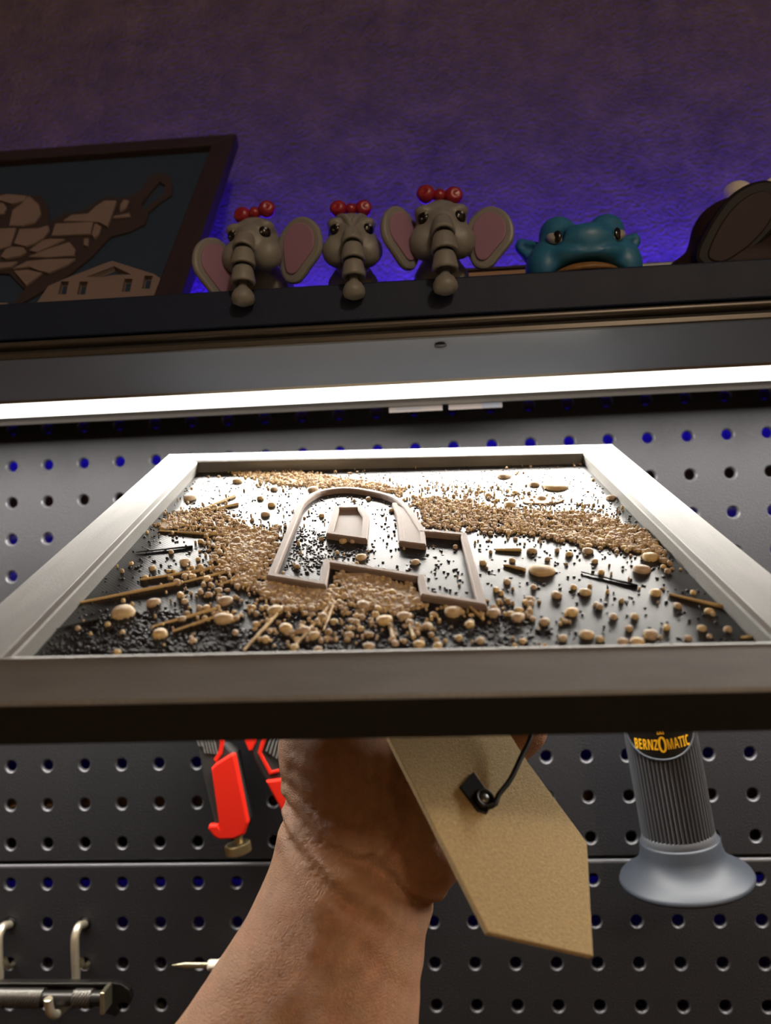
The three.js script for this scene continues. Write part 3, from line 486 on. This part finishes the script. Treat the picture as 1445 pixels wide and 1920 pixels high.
// ---------------------------------------------------------------- tools hanging on the pegboard
{ // blow torch
  const ax = 134.5, ay = -256, az = 45, tilt = 0.115;
  const t = thing('blow_torch', 'grey handheld torch with ribbed handle and round flared base on the pegboard', 'torch', [ax, -257, az]);
  const place = (g) => { g.rotateY(-0.24); g.rotateZ(tilt); g.translate(ax, -257, az); return g; };
  const foot = lathe([[0.01, -3], [32, -3], [35, -4.6], [36.2, -4.2], [36.6, -2.8], [35.8, -1], [31.5, 1.6], [27, 4.6], [23.8, 8.4], [22.4, 12.5], [22, 17.6], [21.2, 18.6], [20, 18.4], [0.01, 18.4]], 72);
  part('flared_base', place(foot), M.torchGrey, t);
  const rib = []; const NR = 54; for (let i = 0; i < NR * 6; i++) { const a = i / (NR * 6) * Math.PI * 2, k = 19.2 + 0.8 * Math.min(1, Math.max(-1, 1.8 * Math.sin(a * NR))); rib.push([k * Math.cos(a), k * Math.sin(a)]); }
  const rg = slab(rib, 84, 0); rg.rotateX(-Math.PI / 2); rg.translate(0, 22, 0); part('ribbed_handle', place(rg), M.torchRib, t);
  const coll = lathe([[20, 18], [20.2, 18.4], [20.2, 22], [19, 22.4]], 48); part('handle_collar', place(coll), M.torchRib, t);
  const up = lathe([[20, 105.8], [20.6, 106.2], [20.6, 118], [19, 128], [14, 136], [8, 140], [6, 150], [6, 158], [0.01, 158]], 40); part('valve_body', place(up), M.torchGrey, t);
  const bt = tube([[0, 156, 0], [0, 172, 4], [0, 186, 18], [0, 190, 34]], 5, 30, 14); part('burner_tube', place(bt), M.zinc, t);
  // label wrapped on the handle: an oval with the printed name
  const cv = document.createElement('canvas'); cv.width = 1024; cv.height = 1024; const c = cv.getContext('2d');
  c.fillStyle = '#0b0a09'; c.fillRect(0, 0, 1024, 1024); c.fillStyle = '#e2a91c'; c.textBaseline = 'alphabetic'; c.textAlign = 'left';
  const word = (s, x, y, wdt, hgt, rot) => { c.save(); c.translate(x, y); c.rotate(rot); c.font = 'bold 200px sans-serif'; const w = c.measureText(s).width; c.scale(wdt / w, hgt / 146); c.fillText(s, 0, 0); c.restore(); };
  word('BERNZ', 146, 868, 312, 150, 0.05); word('MATIC', 562, 886, 300, 150, -0.05); c.fillRect(866, 858, 14, 14);
  c.lineWidth = 26; c.strokeStyle = '#e2a91c'; c.beginPath(); c.ellipse(510, 810, 36, 100, 0, 0, Math.PI * 2); c.stroke();
  c.lineWidth = 15; c.beginPath(); c.moveTo(478, 668); c.quadraticCurveTo(470, 610, 510, 520); c.quadraticCurveTo(550, 610, 542, 668); c.stroke();
  c.beginPath(); c.moveTo(495, 668); c.lineTo(510, 610); c.lineTo(525, 668); c.stroke();
  const tex = new THREE.CanvasTexture(cv); tex.colorSpace = THREE.SRGBColorSpace;
  const oval = (scale, rad, flat) => {
    const pos = [], uv = [], idx = [], N = 22, S = 48;
    for (let i = 0; i <= N; i++) for (let s = 0; s < S; s++) { const q = i / N * scale, a = s / S * Math.PI * 2, px = Math.cos(a) * q, py = Math.sin(a) * q; const th = px * 1.12; pos.push(Math.sin(th) * rad, 88.3 + py * 20, Math.cos(th) * rad); uv.push(0.5 + px / 2, 0.5 + py / 2); }
    for (let i = 0; i < N; i++) for (let s = 0; s < S; s++) { const a = i * S + s, b = i * S + (s + 1) % S; idx.push(a, a + S, b + S, a, b + S, b); }
    const g = new THREE.BufferGeometry(); g.setAttribute('position', new THREE.Float32BufferAttribute(pos, 3)); g.setAttribute('uv', new THREE.Float32BufferAttribute(uv, 2)); g.setIndex(idx); g.computeVertexNormals(); return g;
  };
  const lb = part('label_plate', place(oval(1, 20.7)), std(0xffffff, 0.35, 0, { map: tex }), t, { label: 'black oval label with the yellow word BERNZOMATIC' });
  const rim = []; for (let s = 0; s < 64; s++) { const a = s / 64 * Math.PI * 2, th = Math.cos(a) * 1.12; rim.push([Math.sin(th) * 20.5, 88.3 + Math.sin(a) * 20, Math.cos(th) * 20.5]); }
  part('label_rim', place(tube(rim, 0.75, 90, 8, true)), M.torchGrey, lb);
}
{ // locking pliers: two splayed handles, adjusting screw
  const t = thing('locking_pliers', 'red and charcoal handled pliers with a knurled adjusting screw, hanging behind the frame', 'pliers', [-127, -250, 20]);
  const Z = 12;
  const lift = (g, z) => { g.translate(0, 0, z); planarUV(g); return g; };
  const h1 = part('handle', lift(slab([[-156, -168], [-140, -168], [-136, -185], [-129.5, -191.5], [-121.8, -233], [-124.5, -240], [-131, -242.5], [-141, -240], [-143.2, -234], [-150, -205]], 14, 1.6), Z), M.charcoal, t);
  part('red_grip', lift(slab([[-143.8, -199.5], [-141, -196.5], [-131, -190.8], [-129, -191.5], [-121.2, -232.5], [-124, -239.6], [-130.5, -242.2], [-139.5, -242.4], [-142.8, -240.5], [-146.4, -235.8], [-145.6, -233.6], [-140.2, -233.4], [-138.8, -235.8]], 6, 1.2), Z + 11.5), M.red, h1, { label: 'bright red grip' });
  for (let k = 0; k < 7; k++) { const x = -152.5 + k * 1.9; part('rib', lift(slab([[x, -190 - k * 0.2 + (k < 2 ? 4 : 0)], [x + 0.9, -190.4 - k * 0.2 + (k < 2 ? 4 : 0)], [x - 3.2, -172], [x - 4.2, -172]], 2, 0.3), Z + 12.8), M.ribGrey, h1); }
  part('red_trim', lift(slab([[-142.8, -194.6], [-141.4, -196.2], [-137.4, -191], [-136, -184], [-138, -176], [-140.4, -176], [-138.6, -184.6], [-139.6, -189.4]], 2.2, 0.4), Z + 12.6), M.red, h1);
  const h2 = part('handle', lift(slab([[-131, -168], [-104, -168], [-92, -205], [-84, -240], [-93, -243], [-112, -208], [-124, -186]], 14, 1.6), Z - 4), M.charcoal, t);
  part('red_grip', lift(slab([[-110.6, -208.8], [-99.8, -207.6], [-98, -210], [-86.5, -238.5], [-93, -242.5], [-99.6, -230]], 6, 1.2), Z + 7), M.red, h2, { label: 'bright red grip' });
  part('red_trim', lift(slab([[-124, -184], [-121.4, -190.6], [-119.4, -190.2], [-117.2, -186], [-114.6, -179], [-120, -176]], 2.2, 0.4), Z + 8.6), M.red, h2);
  part('red_trim', lift(slab([[-115.8, -192], [-113.2, -184], [-111, -180], [-109.4, -181], [-113.4, -192], [-112.2, -194.4], [-107.4, -203.2], [-102.6, -202.2], [-102.4, -204], [-108.8, -205.4]], 2.2, 0.4), Z + 8.8), M.red, h2);
  part('grey_patch', lift(slab([[-112.4, -191.4], [-108, -178], [-94, -178], [-96, -200], [-105.4, -202]], 1.6, 0.3), Z + 8.4), M.blackPlastic, h2);
  for (let k = 0; k < 7; k++) { const x = -110.8 + k * 2.1; part('rib', lift(slab([[x, -191 - k * 1.5], [x + 1, -191.6 - k * 1.5], [x + 5.2, -180], [x + 4.2, -180]], 1.6, 0.3), Z + 9.4), M.ribGrey, h2); }
  const jaw = slab([[-150, -168], [-108, -168], [-112, -140], [-120, -118], [-136, -118], [-146, -140]], 9, 1.5); part('jaw_body', lift(jaw, Z), M.steelDark, t);
  const sc = []; for (let k = 0; k < 9; k++) sc.push([2.5 + 0.5 * (k % 2), k * 1.5]); const th = lathe([[0.01, 0], ...sc, [0.01, 12.5]], 20); th.rotateZ(-0.03); th.translate(-129.6, -250, Z + 9); part('screw_thread', th, M.brass, t);
  const kn = []; for (let i = 0; i < 120; i++) { const a = i / 120 * Math.PI * 2, k = 7.6 + (i % 3 === 0 ? 0.45 : 0); kn.push([k * Math.cos(a), k * Math.sin(a)]); }
  const kg = slab(kn, 6.2, 0.7); kg.rotateX(-Math.PI / 2); kg.rotateZ(0.14); kg.translate(-129.4, -253.4, Z + 9); part('screw_knob', kg, M.brass, t, { label: 'knurled brassy screw knob' });
}
// wire hooks, tools lying in them
const hookGroup = 'chrome wire hooks on the lower pegboard';
function hook(cx, label) {
  const t = thing('wire_hook', label, 'hook', [cx, -308, 4], undefined);
  part('upper_arm', tube([[cx + 0.5, -304.8, -8], [cx + 0.3, -304.8, 2], [cx - 0.3, -303.4, 7.5], [cx - 0.6, -307, 11.6], [cx - 0.6, -313, 12.4], [cx - 0.6, -324, 11.6], [cx - 0.6, -333, 11], [cx - 0.6, -338.5, 12.5], [cx - 0.8, -342, 17], [cx - 1, -343.4, 25], [cx - 1.2, -342, 35], [cx - 1.4, -337, 41], [cx - 1.6, -328.5, 43.5]], 2.6, 120, 14), M.chrome, t);
  const tip = lathe([[0.01, 0.6], [2.1, 0.5], [2.6, 0]], 16); tip.translate(cx - 1.6, -328.5, 43.5); part('tip', tip, M.chrome, t);
  part('locking_stub', tube([[cx + 2.2, -322, 10.5], [cx + 3.2, -327, 9], [cx + 2.6, -330.2, 4], [cx + 1.5, -330.2, -7]], 1.7, 30, 10), M.zinc, t);
  part('peg_collar', (() => { const g = new THREE.TorusGeometry(3.2, 0.7, 8, 24); g.translate(cx + 0.4, -304.8, 0.9); return g; })(), M.blackSteel, t);
}
hook(HX, 'chrome wire hook holding the knurled end of the tools');
hook(HX + 2 * PITCH, 'chrome wire hook beside the open end of the black wrench');
{ const t = thing('black_wrench', 'flat black steel wrench with an open rounded end resting in the wire hooks', 'wrench', [-250, -341, 18]);
  // stands on edge: thin top edge towards the light
  const sh = [[-330, -334], [-214, -331.5], [-206, -332.5], [-201, -336], [-199.6, -341], [-201, -344.4], [-206, -343.2], [-208.5, -345.4], [-207, -348.8], [-210, -352], [-216, -350], [-221, -346], [-223, -339.4], [-330, -340.4]];
  const g = slab(sh, 4.5, 0.5); g.translate(0, 0, 15.5); planarUV(g); part('wrench_body', g, M.blackSteel, t);
  const e = box(-330, -214, -333.6, -331.8, 15.2, 20.4, 0.5); part('top_edge', e, M.steelDark, t); }
{ const t = thing('knurled_tool', 'dark steel tool with knurled grip and flat collar lying in front of the wrench', 'hand tool', [-250, -341, 30]);
  const y = -335.4, z = 30;
  const knurl = (x0, x1, r) => { const n = 72, m = Math.round((x1 - x0) * 4), pos = [], idx = []; for (let i = 0; i <= m; i++) for (let k = 0; k < n; k++) { const a = k / n * Math.PI * 2, h = (Math.sin(k * Math.PI * 2 * 9 / n + i * 0.8) > 0 ? 0.5 : 0); pos.push(x0 + (x1 - x0) * i / m, y + Math.cos(a) * (r + h), z + Math.sin(a) * (r + h)); } for (let i = 0; i < m; i++) for (let k = 0; k < n; k++) { const a = i * n + k, b = i * n + (k + 1) % n; idx.push(a, b, b + n, a, b + n, a + n); } const g = new THREE.BufferGeometry(); g.setAttribute('position', new THREE.Float32BufferAttribute(pos, 3)); g.setIndex(idx); g.computeVertexNormals(); planarUV(g); return g; };
  const rod = (x0, x1, prof) => { const g = lathe(prof.map(([r, q]) => [r, x0 + (x1 - x0) * q]), 32); g.rotateZ(-Math.PI / 2); g.translate(0, y, z); return g; };
  part('knurled_grip', knurl(-285, -250.5, 5), M.knurl, t);
  part('shaft', rod(-340, -212, [[0.01, 0], [4.2, 0.001], [4.2, 0.999], [0.01, 1]]), M.steelDark, t);
  part('knurled_collar', knurl(-231, -219.5, 4.8), M.knurl, t);
  part('flat_collar', box(-212.5, -209.8, y - 6.5, y + 6.5, z - 6, z + 6, 0.8), M.zinc, t, { label: 'bright flat collar' });
}
{ const t = thing('pointed_pick', 'small pointed steel bit in a white holder beside the forearm', 'tool bit', [-150, -324.3, 14]);
  const g = lathe([[0.01, 0], [0.5, 1.5], [1.7, 8], [1.8, 9], [1.7, 24], [1.7, 25]], 20); g.scale(1, 1, 0.7); g.rotateZ(-Math.PI / 2); g.translate(-176, -324.3, 14); part('bit', g, M.zinc, t);
  const h = lathe([[0.01, 0], [2.8, 0.2], [3.1, 1.2], [3.1, 6], [4.2, 9], [4.4, 14], [4.4, 66], [3.4, 69], [0.01, 70]], 28); h.rotateZ(-Math.PI / 2); h.translate(-152.4, -324.1, 14); part('holder', h, M.white, t, { label: 'white holder' });
  const cl = tube([[-130, -318, -6], [-130, -318, 12], [-130, -322, 18.5], [-130, -328.5, 18], [-130, -329, 10], [-130, -329, 3]], 0.9, 30, 8); part('clip', cl, M.chrome, t); }
// ---------------------------------------------------------------- figurines on the shelf
const TOP = 59.5;
function earShape() { return smoothPoly([[0, 4], [3, 10], [10, 14], [17, 12], [22, 6], [23, -2], [18, -9], [12, -15], [6, -14], [2, -8], [0.5, -2]], 5); }
function makeElephant(label, o) {
  const t = thing('elephant_figurine', label, 'figurine', [0, 0, 0], 'grey elephant figurines with red bows');
  const L = { local: true };
  const head = sdfMesh((x, y, z) => {
    let d = ell(x, y, z, [0, 29, -2], [12.6, 13, 12]);
    for (const s of [-1, 1]) { d = smin(d, ell(x, y, z, [s * 7.6, 20, 3.5], [8, 8.2, 7.5]), 4); d = smin(d, ell(x, y, z, [s * 8, 33.5, 5.5], [4.6, 3, 4.5]), 3); }
    d = smin(d, ell(x, y, z, [0, 26.5, 9], [5.8, 6, 5]), 4);
    for (const s of [-1, 1]) { const q = capsule(x, y, z, [s * 5.2, 26, 13, 0], [s * 9.2, 19, 13, 0]); d += 1.1 * Math.exp(-(q * q) / 3.2); }
    return d;
  }, [-19, 8, -18], [19, 45, 18], 0.9);
  part('head', head, M.elephant, t, L);
  const trunk = [[0, 22.6, 13.4, 5.6, 5.4, 0.45], [0.2, 13.8, 16.2, 6.1, 4.9, 0.14], [0.2, 4.9, 17.2, 6, 4.7, 0.05], [0, -5, 17.6, 5.6, 5, 0]];
  trunk.forEach(([x, y, z, r, h, tl], k) => {
    const g = k < 3 ? lathe([[0.01, h * 0.96], [r * 0.5, h * 0.95], [r * 0.72, h * 0.8], [r * 0.84, h * 0.45], [r * 0.93, -h * 0.2], [r, -h * 0.62], [r * 0.98, -h * 0.82], [r * 0.88, -h * 0.95], [r * 0.7, -h * 0.86], [r * 0.5, -h * 0.3], [0.01, -h * 0.2]], 32)
      : lathe([[0.01, h * 1.1], [r * 0.3, h * 1.1], [r * 0.42, h * 0.75], [r * 0.75, h * 0.4], [r * 0.96, -h * 0.05], [r, -h * 0.4], [r * 0.9, -h * 0.75], [r * 0.55, -h * 0.97], [0.01, -h]], 32);
    g.rotateX(-tl); g.translate(x + (o.bend || 0) * k * 0.6, y, z); part('trunk_segment', g, M.elephant, t, L);
  });
  const link = tube([[0, 22, 11.5], [0, 12, 14.6], [0, 2, 16.4], [(o.bend || 0) * 2, -7, 17]], 2, 24, 8); part('trunk_core', link, M.elephant, t, L);
  for (const s of [-1, 1]) {
    const ear = slab(earShape(), 3.4, 1.3); const inner = slab(smoothPoly([[4, 5], [9, 10.5], [15, 9.5], [19, 5], [19.5, -1], [15, -7], [10.5, -11.5], [7, -10.5], [5, -5]], 5), 1.4, 0.5); inner.translate(0, 0, 2.9);
    const pl = (g) => { if (s < 0) { g.scale(-1, 1, 1); const ix = g.index; const p = g.attributes.position; if (ix) { for (let i = 0; i < ix.count; i += 3) { const a = ix.getX(i); ix.setX(i, ix.getX(i + 1)); ix.setX(i + 1, a); } } else for (let i = 0; i < p.count; i += 3) for (const at of Object.values(g.attributes)) for (let c = 0; c < at.itemSize; c++) { const A = at.array, u = i * at.itemSize + c, w = (i + 1) * at.itemSize + c, q = A[u]; A[u] = A[w]; A[w] = q; } } g.scale(o.ear || 1, (o.ear || 1) * 1.05, 1); g.rotateY(s * -(s < 0 ? o.earL : o.earR)); g.rotateZ(s * -0.1); g.translate(s * 12, 24 + (s < 0 ? o.dyL || 0 : o.dyR || 0), -5); planarUV(g); return g; };
    const e = part('ear', pl(ear), M.elephant, t, L); part('ear_lining', pl(inner), M.earPink, e, { local: true, label: 'pink inner ear' });
    const eye = new THREE.SphereGeometry(1, 20, 14); eye.scale(3.2, 3.5, 2.2); eye.rotateY(s * 0.55); eye.translate(s * 8.3, 29.8, 7.6); const em = part('eye', eye, M.eyeBlack, t, L);
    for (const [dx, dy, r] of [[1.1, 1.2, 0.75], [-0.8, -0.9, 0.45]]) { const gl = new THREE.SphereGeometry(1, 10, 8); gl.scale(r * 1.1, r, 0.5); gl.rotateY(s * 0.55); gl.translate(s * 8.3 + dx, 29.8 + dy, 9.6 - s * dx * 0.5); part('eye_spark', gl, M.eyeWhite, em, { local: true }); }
  }
  const bow = [new THREE.SphereGeometry(3.2, 16, 12).translate(0, 45.2, -2)];
  const b = part('bow', bow[0], M.bowRed, t, L);
  for (const s of [-1, 1]) { const g = sdfMesh((x, y, z) => smax(ell(x, y, z, [s * 6.6, 45.6, -2], [4.6, 4.4, 4]), -ell(x, y, z, [s * 8, 45.6, 2.6], [2, 1.9, 2]), 1), [s > 0 ? 0 : -13, 39, -8], [s > 0 ? 13 : 0, 52, 4], 0.9); part('bow_loop', g, M.bowRed, b, { local: true }); }
  b.rotation.z = o.bowTilt || 0; b.position.set(45 * MM * Math.sin(o.bowTilt || 0), 45 * MM * (1 - Math.cos(o.bowTilt || 0)), 0);
  const body = sdfMesh((x, y, z) => {
    let d = ell(x, y, z, [0, 13, -24], [12.5, 12, 17]);
    d = smin(d, capsule(x, y, z, [0, 16, -14, 7], [0, 22, -6, 7]), 5);
    for (const s of [-1, 1]) for (const q of [-14, -34]) d = smin(d, capsule(x, y, z, [s * 8, 10, q, 5.4], [s * 8.6, 5.3, q, 5.3]), 3);
    return Math.max(d, -y);
  }, [-18, -2, -46], [18, 32, 4], 1.2);
  part('body', body, M.elephant, t, L);
  t.position.copy(W(o.x, TOP, o.z)); t.rotation.set(0, o.turn, o.roll || 0); t.scale.setScalar(o.s);
  return t;
}
makeElephant('grey elephant figurine with tilted red bow beside the framed map', { x: -85.5, z: 130, turn: -0.12, bowTilt: 0.14, earL: 0.95, earR: 0.25, dyL: -9, ear: 1.12, s: 1.0, bend: 0.1 });
makeElephant('grey elephant figurine with level red bow between the two other elephants', { x: -35.5, z: 130, turn: 0.1, bowTilt: 0, earL: 2.1, earR: 2.1, s: 0.97, bend: 0.1 });
makeElephant('grey elephant figurine with wide open ears beside the blue creature', { x: 9.5, z: 130, turn: 0.03, bowTilt: -0.12, earL: 0.75, earR: 0.3, s: 1.06, bend: -0.1 });
{ // blue creature
  const t = thing('blue_creature_figurine', 'blue toy creature head with fierce eyes on the shelf', 'figurine', [79, TOP, 126]);
  const L = { local: true };
  const head = sdfMesh((x, y, z) => {
    let d = ell(x, y, z, [0, 9, 0], [26, 12, 15]);
    for (const s of [-1, 1]) { d = smin(d, ell(x, y, z, [s * 12.5, 20, 1], [9.5, 7.2, 9]), 5); d = smin(d, ell(x, y, z, [s * 21, 5, 1], [9, 10, 11]), 4); d += 0; }
    d = smin(d, ell(x, y, z, [0, 13.5, 12], [13, 6.2, 8]), 5);
    d = smin(d, ell(x, y, z, [0, 8, 11], [17, 4.2, 8]), 3);
    for (const s of [-1, 1]) { d = smax(d, -ell(x, y, z, [s * 16.5, 15.2, 12.5], [5, 3.2, 3.6]), 1.5); }
    for (const s of [-1, 1]) { const q = capsule(x, y, z, [0, 7.4, 20, 0], [s * 17, 11.5, 15, 0]); d += 1.3 * Math.exp(-q * q / 1.6); }
    d = smax(d, -ell(x, y, z, [0, -1, 12], [19, 6.4, 16]), 1.5);
    return Math.max(d, -y);
  }, [-34, -2, -18], [34, 30, 24], 1.0);
  part('head', head, M.blueToy, t, L);
  for (const s of [-1, 1]) {
    const e = new THREE.SphereGeometry(1, 22, 16); e.scale(4.3, 2.2, 2.2); e.rotateZ(s * 0.38); e.rotateY(s * 0.5); e.translate(s * 16.4, 15, 10.4); const em = part('eye', e, M.eyeWhite, t, L);
    const p = new THREE.SphereGeometry(1, 16, 12); p.scale(2.1, 2.6, 1); p.rotateY(s * 0.4); p.translate(s * 15.2, 15, 12.4); part('pupil', p, M.eyeBlack, em, { local: true });
    const ear = sdfMesh((x, y, z) => smax(capsule(x, y, z, [s * 23, 14, -6, 6], [s * 30, 19, -8, 3.4]), -capsule(x, y, z, [s * 26, 15.5, -2, 2.4], [s * 30, 18, -4, 1.6]), 1), [s > 0 ? 14 : -37, 4, -16], [s > 0 ? 37 : -14, 27, 4], 1); part('ear', ear, M.blueToy, t, L);
  }
  const belly = sdfMesh((x, y, z) => Math.max(ell(x, y, z, [0, -1, 6], [18.5, 6, 12]), -y), [-22, -2, -10], [22, 8, 22], 1); part('chin', belly, M.goldToy, t, { local: true, label: 'brown underside of the mouth' });
  const body = sdfMesh((x, y, z) => Math.max(smin(ell(x, y, z, [0, 8, -24], [20, 11, 20]), ell(x, y, z, [0, 8, -8], [16, 9, 12]), 5), -y), [-24, -2, -48], [24, 22, 8], 1.4); part('body', body, M.blueToy, t, L);
  t.rotation.y = 0.03; t.scale.set(0.95, 1.2, 1);
}
{ // dark brown figurine with a big round ear, and the pale ball behind it
  const t = thing('brown_figurine', 'dark brown toy with a big rounded ear on the shelf', 'figurine', [163, TOP, 112]);
  const L = { local: true };
  const body = sdfMesh((x, y, z) => Math.max(smin(smin(ell(x, y, z, [6, 8, -4], [44, 15, 16]), ell(x, y, z, [2, 24, -6], [26, 24, 12]), 10), ell(x, y, z, [40, 30, -10], [30, 30, 24]), 10), -y), [-48, -2, -40], [76, 64, 20], 1.6);
  part('body', body, M.brownToy, t, L);
  const ol = smoothPoly([[-30, 4], [-24, 20], [-12, 36], [0, 43], [9, 43], [14, 36], [13, 24], [4, 12], [-8, 3], [-20, -2]], 5);
  const ear = slab(ol, 5, 2); ear.rotateZ(-0.02); ear.translate(2, 4.5, 6); planarUV(ear); const em = part('ear', ear, M.brownRim, t, L);
  const il = slab(smoothPoly([[-24, 5], [-19, 18], [-9, 31], [1, 37], [7, 37], [10, 32], [8, 23], [0, 13], [-9, 6], [-18, 2]], 5), 2, 0.8); il.translate(2, 4.5, 9.6); planarUV(il); part('ear_lining', il, M.brownToy, em, { local: true });
}
{ const t = thing('white_ball', 'pale round ball peeking up behind the brown toy', 'ball', [179, TOP, 72]);
  const g = new THREE.SphereGeometry(9, 32, 24); g.translate(0, 64, 0); const p = part('ball', g, M.whiteToy, t, { local: true });
  const st = lathe([[0.01, 0], [12, 0], [12, 1.5], [3, 3], [2.4, 56], [0.01, 56]], 24); part('stem', st, M.blackPlastic, t, { local: true }); }
{ const t = thing('pale_panel', 'pale slanted panel standing behind the brown toy', 'panel', [199, TOP, 66]);
  const g = slab([[-26, 0], [30, 0], [30, 92], [-2, 74], [-24, 52]], 5, 0.8); planarUV(g); part('panel_body', g, M.whiteToy, t, { local: true }); }
{ const t = thing('dark_tray', 'low black box at the back of the shelf behind the blue creature', 'box', [180, TOP, 46]);
  part('tray_body', box(121, 260, TOP, TOP + 44, 30, 36, 1), M.blackPlastic, t); part('tray_floor', box(121, 260, TOP, TOP + 3, 36, 56), M.blackPlastic, t); }
{ const t = thing('brown_block', 'small brown block on the shelf between the elephant and the blue creature', 'block', [40, TOP, 70]);
  part('block_body', box(22, 58, TOP, TOP + 27, 62, 80, 1.5), M.batten, t); part('block_lid', box(21, 59, TOP + 27, TOP + 29, 61, 81, 0.8), M.mapWalnut, t); }
{ // framed wooden map leaning against the wall
  const MO = [-126, 60, 127], MU = [1, 0, 0], MV = [0, 0.80235, -0.59686], MN = [0, 0.59686, 0.80235];
  const t = thing('framed_map', 'dark framed wooden map with pale state pieces and a columned building, leaning on the wall', 'picture', [-240, TOP, 125]);
  const on = (g) => { planarUV(g); return onPlane(g, MO, MU, MV, MN); };
  const H = 205, Wd = 290, r = 15;
  part('backing', on(box(-Wd + 2, -2, 2, H - 2, -7, -4)), M.mapSea, t, { label: 'dark blue-green background' });
  const rail = (pts) => { const g = slab(pts, 9, 1); g.translate(0, 0, -8); return on(g); };
  part('rail', rail([[-Wd, H], [0, H], [-r, H - r], [-Wd + r, H - r]].reverse()), M.mapFrame, t); part('rail', rail([[-Wd, 0], [0, 0], [-r, 5], [-Wd + r, 5]]), M.mapFrame, t);
  part('rail', rail([[0, 0], [0, H], [-r, H - r], [-r, 5]]), M.mapFrame, t); part('rail', rail([[-Wd, 0], [-Wd + r, 5], [-Wd + r, H - r], [-Wd, H]]), M.mapFrame, t);
  const ply = (pts, z, h, m, name, label, holes = []) => { const g = slab(pts, h, 0.3, holes); g.translate(0, 0, z); return part(name, on(g), m, t, label ? { label } : {}); };
  ply(MAPEDGE, -4, 1.6, M.mapWalnut, 'coast_outline', 'dark brown backing of the states', [MAPHOLE]);
  for (const s of STATES) ply(s, -2.4, 1.6, M.mapWood, 'state_piece');
  ply(BUILD, -4, 3, M.mapWood, 'building_piece', 'pale wooden silhouette of a gabled building', BHOLES);
  ply([[-110, 8], [-96, 8.4], [-96, 12], [-112, 14]], -4, 3, M.mapWood, 'state_piece');
}
renderer.render(scene, camera);
